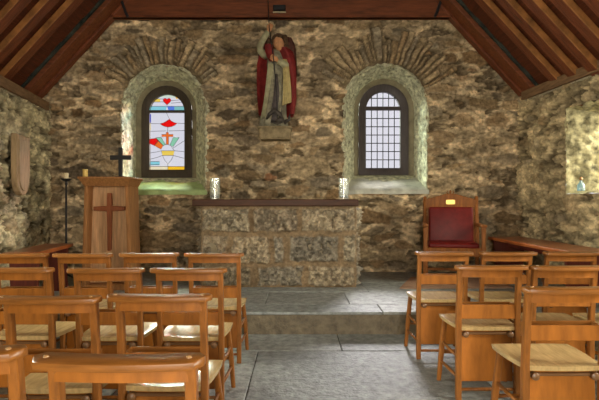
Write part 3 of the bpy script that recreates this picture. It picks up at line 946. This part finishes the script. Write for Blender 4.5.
# ------------------------------------------------------------------ statue on its bracket
SD = 6.35; sp = F / SD
def S(px, py, y=0.0): return Vector(((px - 276) / sp, y, (127 - py) / sp))
sx = (276 - 299.5) / sp
stt = thing('statue', 'painted statue of a robed figure in a red cloak raising a spear between the windows', 'statue', (sx, SD, EYE + 74 / sp))
def ringsec(px, py, hx, hy, yc, n=48, amp=.0, fr=7, ph=0.0):
    c = S(px, py, yc); out = []
    for k in range(n):
        a = 2 * PI * k / n
        q = 1 + amp * math.sin(fr * a + ph) + amp * .6 * math.sin((fr * 2 - 3) * a + ph * 2)
        out.append((c.x + hx / sp * q * math.cos(a), c.y + hy * q * math.sin(a), c.z))
    return out
bm = bmesh.new()
R_ = [(274, 127, 13.5, .12, .0, .16), (274, 122, 12.5, .12, .0, .18), (274.5, 113, 11, .115, .0, .19), (275, 100, 10, .11, .0, .18), (275.5, 88, 9.3, .105, .0, .15), (276, 78, 9, .10, .0, .11), (277, 70, 9.4, .10, .0, .04), (277.5, 62, 10.2, .10, .0, .03), (278, 56, 11, .095, .0, .02), (278.4, 52.5, 9, .08, .0, .01), (278.6, 50.5, 5, .06, -.005, .0), (278.8, 49, 3.2, .04, -.01, 0), (278.8, 46, 3.0, .04, -.02, 0)]
loft(bm, [ringsec(a, b, c, d, e, amp=f, ph=b * .03) for a, b, c, d, e, f in R_])
obj('robe', bm, M['robe'], stt, smooth=True)
# head with face, tilted down towards the left
bm = bmesh.new()
rot = Matrix.Rotation(math.radians(-14), 3, 'Y') @ Matrix.Rotation(math.radians(14), 3, 'X')
hc = S(279, 45.8, -.085)
HS = 1.14
b = bmesh.new(); bmesh.ops.create_uvsphere(b, u_segments=28, v_segments=20, radius=1)
for v in b.verts:
    x, y, z = v.co
    w = 1 - .22 * max(0, -z) ** 1.5
    nx, ny, nz = x * .062 * w, y * .072, z * .085
    if y < -.2:
        d = math.exp(-((x / .16) ** 2 + ((z + .12) / .28) ** 2)); ny -= .016 * d                    # nose
        for s in (-1, 1): ny += .009 * math.exp(-(((x - s * .36) / .16) ** 2 + ((z - .08) / .10) ** 2))   # eye sockets
        ny -= .006 * math.exp(-((x / .24) ** 2 + ((z + .50) / .06) ** 2))                             # lips
        ny += .004 * math.exp(-((x / .3) ** 2 + ((z + .60) / .05) ** 2))
        ny -= .006 * math.exp(-((x / .25) ** 2 + ((z + .82) / .14) ** 2))                             # chin
    v.co = (nx * HS, ny * HS, nz * HS)
merge(bm, b, Matrix.Translation(hc) @ rot.to_4x4())
hd = obj('head', bm, M['skin'], stt, smooth=True)
for s in (-1, 1):
    e = Matrix.Translation(hc) @ rot.to_4x4() @ Vector((s * .025, -.068, .009))
    bm = bmesh.new(); ell(bm, e, (.010, .006, .005), u=10, v=8); obj('eye', bm, M['hair'], hd, smooth=True)
bm = bmesh.new(); r = random.Random(3)
for k in range(90):
    a = r.uniform(0, 2 * PI); e = r.uniform(-.5, 1.5)
    d = Vector((math.cos(a) * math.cos(e), math.sin(a) * math.cos(e), math.sin(e)))
    if d.y < -.25 and d.z < .62: continue
    c = hc + Vector((d.x * .085, d.y * .075 + .02, d.z * .098 + .01))
    ell(bm, c, (.032, .03, .036), u=8, v=6)
for (px, py) in ((269.5, 47), (270, 52), (271.5, 56), (286, 44), (286.5, 49), (285, 53), (268.5, 42), (285, 39)):
    ell(bm, S(px, py, -.03), (.036, .04, .05), u=10, v=8)
obj('hair', bm, M['hair'], stt, smooth=True)
def hand(bm, c, fwd, side, nrm, s=1.0):
    """small closed hand: palm and five bent fingers wrapped round the shaft"""
    c = Vector(c); f = Vector(fwd).normalized(); d = Vector(side).normalized(); n = Vector(nrm).normalized()
    rt = Matrix((f, d, n)).transposed()
    ell(bm, c, (.042 * s, .034 * s, .020 * s), rot=rt, u=12, v=8)
    for k, ln in enumerate((.85, 1.0, .95, .75)):
        b0 = c + f * .034 * s + d * (k - 1.5) * .017 * s
        tube(bm, [c + d * (k - 1.5) * .015 * s, b0, b0 + f * .022 * s * ln + n * .014 * s, b0 + f * .018 * s * ln + n * .036 * s * ln, b0 + n * .046 * s * ln], [.009 * s, .009 * s, .0085 * s, .008 * s, .006 * s], 7)
    tube(bm, [c - d * .022 * s, c - d * .038 * s + f * .014 * s + n * .014 * s, c - d * .026 * s + f * .03 * s + n * .034 * s], [.011 * s, .0095 * s, .007 * s], 7)
# arms: raised right arm and left arm across the chest
bm = bmesh.new()
pa = [S(266, 56, .02), S(263, 54.5, -.02), S(260.8, 51.5, -.05), S(260.4, 48.5, -.075), S(263, 43, -.10), S(267, 37.5, -.12), S(268.8, 35.2, -.125)]
tube(bm, pa, [.050, .052, .050, .048, .044, .040, .038], 14)
obj('sleeve', bm, M['sleeve'], stt, smooth=True)
bm = bmesh.new(); tube(bm, [pa[-1], S(269.8, 33.8, -.13)], [.026, .024], 10); hand(bm, S(270.2, 32.4, -.14), (.4, -.1, .9), (.9, .1, -.35), (0, -1, 0), 1.0); obj('hand', bm, M['skin'], stt, smooth=True)
bm = bmesh.new()
pb = [S(288.5, 68, -.05), S(286, 67.5, -.09), S(282.5, 66, -.13), S(278.5, 63.8, -.14)]
tube(bm, pb, [.055, .052, .046, .040], 14)
obj('sleeve', bm, M['sleeve'], stt, smooth=True)
bm = bmesh.new(); tube(bm, [pb[-1], S(277.3, 63.2, -.145)], [.026, .024], 10); hand(bm, S(275.6, 62, -.15), (-.9, -.1, .35), (.35, 0, .9), (0, -1, 0), 1.05); obj('hand', bm, M['skin'], stt, smooth=True)
# spear through both hands
bm = bmesh.new(); tube(bm, [S(268.2, -8, -.155), S(270.0, 32, -.165), S(274.2, 62, -.185), S(277.2, 96, -.16), S(278.0, 121, -.14)], .006, 8); obj('spear', bm, M['black'], stt, smooth=True)
# cloak and folded wings
def sheet(name, left, right, m, ycen, yside, thick, par, amp=.012, n=22):
    rows = []
    for (lx, ly), (rx, ry) in zip(left, right):
        row = []
        for k in range(n + 1):
            t = k / n; p = S(lx + (rx - lx) * t, ly + (ry - ly) * t)
            e = (2 * t - 1)
            y = ycen + (yside - ycen) * e * e + amp * math.sin(t * 21 + ly * .05)
            row.append(Vector((p.x, y, p.z)))
        rows.append(row)
    bm = bmesh.new()
    g = [[bm.verts.new(v) for v in row] for row in rows]; h = [[bm.verts.new(v + Vector((0, thick, 0))) for v in row] for row in rows]
    R, Cn = len(rows), n + 1
    for i in range(R - 1):
        for j in range(n):
            bm.faces.new((g[i][j], g[i][j + 1], g[i + 1][j + 1], g[i + 1][j])); bm.faces.new((h[i][j], h[i + 1][j], h[i + 1][j + 1], h[i][j + 1]))
        for j in (0, n): bm.faces.new((g[i][j], g[i + 1][j], h[i + 1][j], h[i][j]))
    for i in (0, R - 1):
        for j in range(n): bm.faces.new((g[i][j], h[i][j], h[i][j + 1], g[i][j + 1]))
    return obj(name, bm, m, par, smooth=True, angle=60)
sheet('cloak', [(266, 50), (260, 55), (257.5, 64), (257, 80), (257.5, 98), (259, 116)], [(288, 49), (293, 53), (295.5, 62), (296.5, 80), (296, 98), (293.5, 117)], M['cloak'], .10, -.045, .03, stt)
sheet('cloak_fold', [(265, 47), (265.5, 53), (267, 58), (270, 63)], [(273, 47), (274, 54), (274.8, 59), (274, 64)], M['cloak'], -.135, -.10, .05, stt, .004, 8)
sheet('cloak_fold', [(279, 51), (281.5, 58), (286, 66), (290, 80), (290.5, 100), (289, 116)], [(287, 49), (292.5, 56), (295.5, 66), (296.5, 80), (296.5, 100), (294.5, 115)], M['cloak'], -.125, -.08, .05, stt, .006, 10)
sheet('fold_highlight', [(268.5, 66), (266.5, 85), (264, 105), (261.5, 120)], [(273.5, 66), (273.5, 85), (270.5, 101), (266, 117)], M['sleeve'], -.115, -.10, .03, stt, .006, 10)  # pale sheet painting the highlight on the left robe fold
sheet('fold_shade', [(275.5, 76), (274, 95), (271.5, 112), (269, 124)], [(278, 76), (280, 95), (282, 112), (283, 124)], M['under'], -.118, -.10, .03, stt, .006, 10)  # dark sheet painting the shaded gap between the robe folds
sheet('sash', [(281.5, 62), (283, 68), (283.5, 80), (283.3, 94), (282.6, 107)], [(287, 62), (289, 68), (290.5, 80), (291.8, 94), (292, 104)], M['cream'], -.135, -.11, .03, stt, .008, 12)
for left, right in (([(259, 46), (258, 52), (257.6, 62), (258.5, 74)], [(267, 38), (269, 46), (270, 58), (268, 74)]), ([(283, 33), (284, 44), (285, 58), (287, 76)], [(291, 36), (295, 44), (296.5, 58), (297, 76)])):
    sheet('wing', left, right, M['wing'], .075, .045, .05, stt, .008, 12)
bm = bmesh.new()
tube(bm, [S(266, 122, -.10), S(270, 116, -.13), S(275, 112, -.14), S(280, 116, -.14), S(283, 122, -.13), S(278, 125, -.13), S(272, 123, -.12)], [.015, .026, .030, .032, .030, .026, .015], 12)
ell(bm, S(280, 122, -.15), (.05, .045, .035)); tube(bm, [S(284, 124, -.10), S(289, 121, -.10), S(290, 115, -.09)], [.03, .022, .006], 10)
obj('serpent', bm, M['serp'], stt, smooth=True)
bm = bmesh.new()
box(bm, S(275, 133.5, .03) , (.44, .30, .17), .025, seg=3, taper=(.93, .9)); box(bm, S(275, 128.6, .02), (.46, .32, .03), .010, seg=2)
for v in bm.verts:
    v.co += Vector(((random.random() - .5), (random.random() - .5), (random.random() - .5))) * .010
obj('bracket_stone', bm, M['brk'] if 'brk' in M else mat('bracket_stone', (.30, .235, .135), .9, .2, var=.4, bump=.6, bscale=40, scale=12), stt)

# ------------------------------------------------------------------ bottle on the right window sill
bt = thing('glass_bottle', 'small blue glass bottle with a pale stopper on the right window sill', 'bottle', (3.235, 5.40, 1.315))
bm = bmesh.new(); lathe(bm, [(.0, .0), (.036, .0), (.040, .01), (.040, .07), (.022, .095), (.014, .105), (.014, .125), (.0, .125)], seg=18, cap=False); obj('bottle_body', bm, M['bottle'], bt, smooth=True)
bm = bmesh.new(); lathe(bm, [(.010, .120), (.018, .128), (.020, .145), (.010, .16), (.0, .163)], seg=12, cap=False); obj('stopper', bm, M['peg'], bt, smooth=True)

# ------------------------------------------------------------------ chairs
STY = dict(A=(.568, .638, .455), B=(.482, .558, .418), C=(.490, .575, .445))
def make_chair(style):
    t = thing('chapel_chair', 'x', 'chair')
    W = .176
    pz0, pz1, sh_ = STY[style]; dz = sh_ - .452
    def py(z): return -.16 - .035 * max(0, (z - .42) / .38) ** 1.3
    for s in (-1, 1):
        bm = bmesh.new()
        vloft(bm, [(s * W, py(z), z, .0165 if z < .43 else .0155, .018) for z in (0, .2, .42, .5, .58, .66, .74, .80)]); obj('rear_leg', bm, M['chair'], t, smooth=True, angle=35)
    for s in (-1, 1):
        bm = bmesh.new()
        vloft(bm, [(s * .202, .150, 0, .0135, .0135), (s * .187, .135, .22, .0175, .0175), (s * .170, .115, .435 + dz, .0165, .0165)], 12, 3); obj('front_leg', bm, M['chair'], t, smooth=True, angle=35)
    # seat, dished, wider in front
    bm = bmesh.new(); n = 16
    top = []; bot = []
    for i in range(n + 1):
        a = -1 + 2 * i / n; ra = []; rb = []
        for j in range(n + 1):
            b_ = -1 + 2 * j / n
            # rounded-square mapping
            x = a * math.sqrt(1 - .10 * b_ * b_); y = b_ * math.sqrt(1 - .10 * a * a)
            hw = .196 + .014 * y
            edge = max(abs(a), abs(b_))
            z = sh_ - .012 * max(0, 1 - (a * a * 1.05 + b_ * b_ * .9)) - (.004 if edge > .99 else 0)
            ra.append(bm.verts.new((x * hw, -.004 + y * .172, z))); rb.append(bm.verts.new((x * (hw - .004), -.004 + y * .168, sh_ - .027)))
        top.append(ra); bot.append(rb)
    for i in range(n):
        for j in range(n):
            bm.faces.new((top[i][j], top[i + 1][j], top[i + 1][j + 1], top[i][j + 1])); bm.faces.new((bot[i][j], bot[i][j + 1], bot[i + 1][j + 1], bot[i + 1][j]))
        bm.faces.new((top[i][0], bot[i][0], bot[i + 1][0], top[i + 1][0])); bm.faces.new((top[i][n], top[i + 1][n], bot[i + 1][n], bot[i][n]))
        bm.faces.new((top[0][i], top[0][i + 1], bot[0][i + 1], bot[0][i])); bm.faces.new((top[n][i], bot[n][i], bot[n][i + 1], top[n][i + 1]))
    obj('seat', bm, M['seat'], t, smooth=True, angle=40)
    # top rail: book ledge and the narrower rail below it, bowed to the rear
    def bow(x, k=.022): return -k * (1 - (x / .22) ** 2)
    bm = bmesh.new(); secs = []
    for i in range(25):
        x = -.217 + .434 * i / 24
        e = 1 - abs(x) / .217; q = min(1, math.sqrt(max(0.0, e) / .10 + .06)) if e < .094 else 1
        yc = py(.8) - .022 + bow(x); hd = .040 * q
        secs.append([(x, yc - hd, .795), (x, yc + hd, .795), (x, yc + hd + .002, .800), (x, yc + hd, .813), (x, yc + hd - .006, .817), (x, yc - hd + .006, .817), (x, yc - hd, .813), (x, yc - hd - .002, .800)])
    loft(bm, secs)
    tr = obj('top_rail', bm, M['chair_r'], t, smooth=True, angle=35)
    bm = bmesh.new(); secs = []
    for i in range(17):
        x = -.172 + .344 * i / 16; yc = py(.78) - .002 + bow(x, .012)
        secs.append([(x, yc - .009, .745), (x, yc + .009, .745), (x, yc + .009, .797), (x, yc - .009, .797)])
    loft(bm, secs); obj('back_rail', bm, M['panel'], t, smooth=True, angle=35)
    for s in (-1, 1):
        bm = bmesh.new()
        lathe(bm, [(.0075, .0), (.0075, .003), (.005, .006), (.0, .007)], (s * .180, py(.8) - .028 + bow(.18), .816), 12, False)
        obj('peg', bm, M['peg'], tr, smooth=True)
    # book box between the posts
    yb = py((pz0 + pz1) / 2)
    bm = bmesh.new(); box(bm, (0, yb - .004, (pz0 + pz1) / 2), (2 * W - .028, .014, pz1 - pz0), .003); obj('book_box_panel', bm, M['panel'], t)
    bm = bmesh.new()
    box(bm, (0, yb + .075, (pz0 + pz1) / 2), (2 * W - .028, .010, pz1 - pz0), .002); box(bm, (0, yb + .035, pz0 + .006), (2 * W - .03, .085, .010), .001)
    for s in (-1, 1): box(bm, (s * (W - .012), yb + .04, (pz0 + pz1) / 2), (.010, .08, pz1 - pz0), .002)
    obj('book_box', bm, M['chair_r'], t)
    # kneeler board hung below the seat on two pivots
    bm = bmesh.new(); box(bm, (0, -.135, .262 + dz / 2), (2 * W - .036, .016, .315 + dz), .004, rot=Matrix.Rotation(math.radians(-3), 3, 'X')); obj('kneeler_board', bm, M['panel'], t)
    bm = bmesh.new()
    tube(bm, [(-.155, -.155, .405 + dz), (.155, -.155, .405 + dz)], .008, 8)
    for s in (-1, 1): tube(bm, [(s * .135, -.145, .402 + dz), (s * .135, -.162, .402 + dz), (s * .135, -.178, .402 + dz), (s * .135, -.184, .402 + dz)], [.013, .018, .018, .010], 12)
    obj('pivot_knob', bm, M['knob'], t, smooth=True, angle=40)
    for s in (-1, 1):
        for zf, zr in ((.135, .13), (.265, .255)):
            xf = s * (.202 - .032 * zf / .435); yf = .150 - .035 * zf / .435
            bm = bmesh.new(); tube(bm, [(s * W, -.16, zr), (s * (W + .008), 0, (zf + zr) / 2), (xf, yf, zf)], [.008, .0105, .008], 10); obj('side_stretcher', bm, M['chair'], t, smooth=True)
    bm = bmesh.new(); tube(bm, [(-W, -.16, .062), (0, -.16, .062), (W, -.16, .062)], [.009, .011, .009], 10); obj('rear_stretcher', bm, M['chair'], t, smooth=True)
    bm = bmesh.new(); tube(bm, [(-.189, .137, .19), (0, .137, .19), (.189, .137, .19)], [.009, .011, .009], 10); obj('front_stretcher', bm, M['chair'], t, smooth=True)
    return t

protos = {k: make_chair(k) for k in 'ABC'}
used = set()
G = {'L': 'chapel chairs left of the aisle', 'R': 'chapel chairs right of the aisle'}
def chair(side, style, px, yrail, label, rz=0.0, sz=1.0):
    """px: image column of the rail's middle, yrail: distance of the rail"""
    x = (px - 299.5) * yrail / F; y = yrail + .255
    loc = (x, y, 0.003)
    if style not in used:
        used.add(style); r = protos[style]; r.location = loc; r.rotation_euler = (0, 0, rz); r.scale.z = sz; r['label'] = label; r['group'] = G[side]; return r
    r = dup(protos[style], loc, rz, label, G[side]); r.scale.z = sz
    return r
R1, R2, R3, R4 = 3.385, 2.62, 1.915, 1.155
chair('L', 'B', 213, R1, 'wooden chair in the front row left of the aisle, right beside the aisle', .0)
chair('L', 'B', 147, R1, 'wooden chair in the front left row, second from the aisle, just right of the lectern', .02)
chair('L', 'B', 81, R1 - .03, 'wooden chair in the front left row, standing directly in front of the lectern', -.02)
chair('L', 'B', 15, R1 - .03, 'wooden chair in the front left row nearest the left wall and the narrow bench', .02)
chair('L', 'B', 187, R2, 'wooden chair in the second left row next to the aisle, light shining on its seat', .0)
chair('L', 'B', 103, R2, 'wooden chair in the second left row, the middle one of that row', .01)
chair('L', 'B', 13, R2 + .02, 'wooden chair in the second left row, cut by the left picture edge', -.02)
chair('L', 'B', 157.5, R3, 'wooden chair in the third left row, the one beside the aisle', -.01, .99)
chair('L', 'B', 42.5, R3 - .02, 'wooden chair in the third left row, its rail reaching the left picture edge', .015, .985)
chair('L', 'B', 114.5, R4, 'nearest wooden chair left of the aisle, mainly its broad top rail in view', -.01, .985)
chair('L', 'B', -74, R4 + .02, 'nearest wooden chair in the bottom left corner, only a rail end showing', .03, 1.0)
chair('R', 'A', 445.5, R1 + .09, 'wooden chair in the front right row beside the aisle, in front of the red armchair', .0)
chair('R', 'A', 510, R1 + .09, 'wooden chair in the front right row, the middle one of three', .0)
chair('R', 'A', 575.5, R1 + .09, 'wooden chair in the front right row nearest the right wall', -.01)
chair('R', 'C', 494, 2.74, 'wooden chair in the second right row beside the aisle, large board under its seat', .0)
chair('R', 'A', 570.5, 2.72, 'wooden chair in the second right row, directly behind the middle front chair', .0)
chair('R', 'A', 648, 2.72, 'wooden chair in the second right row at the right picture edge, mostly cut off', .0)
chair('R', 'A', 576, 2.04, 'nearest wooden chair right of the aisle, pale seat at the bottom right corner', .0)

# ------------------------------------------------------------------ light
wd = bpy.data.worlds.new('world'); scene.world = wd; wd.use_nodes = True
bg = wd.node_tree.nodes['Background']; bg.inputs['Color'].default_value = (.95, .96, 1.0, 1); bg.inputs['Strength'].default_value = .50
def area(name, loc, target, sx, sy, power, col):
    l = bpy.data.lights.new(name, 'AREA'); l.shape = 'RECTANGLE'; l.size = sx; l.size_y = sy; l.energy = power; l.color = col
    o = bpy.data.objects.new(name, l); link(o); o.location = loc
    o.rotation_euler = (Vector(target) - Vector(loc)).to_track_quat('-Z', 'Y').to_euler()
    return o
area('sky_light_left', (-3.0, 12.2, 5.4), (-1.9, 6.9, 2.1), 3.0, 2.0, 1500, (.84, 1.0, .80))
area('sky_light_right', (2.6, 12.2, 5.4), (1.2, 6.9, 2.1), 3.0, 2.0, 1700, (1.0, .98, .93))
area('daylight_right_window', (4.6, 4.6, 2.2), (2.6, 5.2, 1.5), 1.3, 1.2, 130, (1.0, .95, .76))
area('added_fill_right_rear', (4.4, 1.5, 2.1), (0, 3.4, 1.0), 1.4, 1.2, 260, (1.0, .93, .78))  # added light behind the extra right opening, grazes the walls
area('added_fill_left', (-4.2, 2.9, 2.1), (0, 3.4, 1.0), 1.3, 1.1, 300, (1.0, .97, .80))  # added fill through the unseen left opening
area('added_fill_doorway', (.05, -2.75, 1.5), (.05, 3, 1.2), 2.0, 2.4, 120, (1.0, .90, .74))  # added fill from behind the camera

# ------------------------------------------------------------------ camera and view
cd = bpy.data.cameras.new('camera'); cam = bpy.data.objects.new('camera', cd); link(cam)
cam.location = (0, 0, EYE); cam.rotation_euler = (PI / 2, 0, 0)
cd.sensor_width = 36; cd.lens = 36 * F / 599; cd.shift_y = 1 / 599; cd.clip_start = .05
scene.camera = cam
scene.view_settings.view_transform = 'Standard'; scene.view_settings.look = 'None'
scene.view_settings.exposure = 1.0; scene.view_settings.gamma = 1; scene.view_settings.use_curve_mapping = False
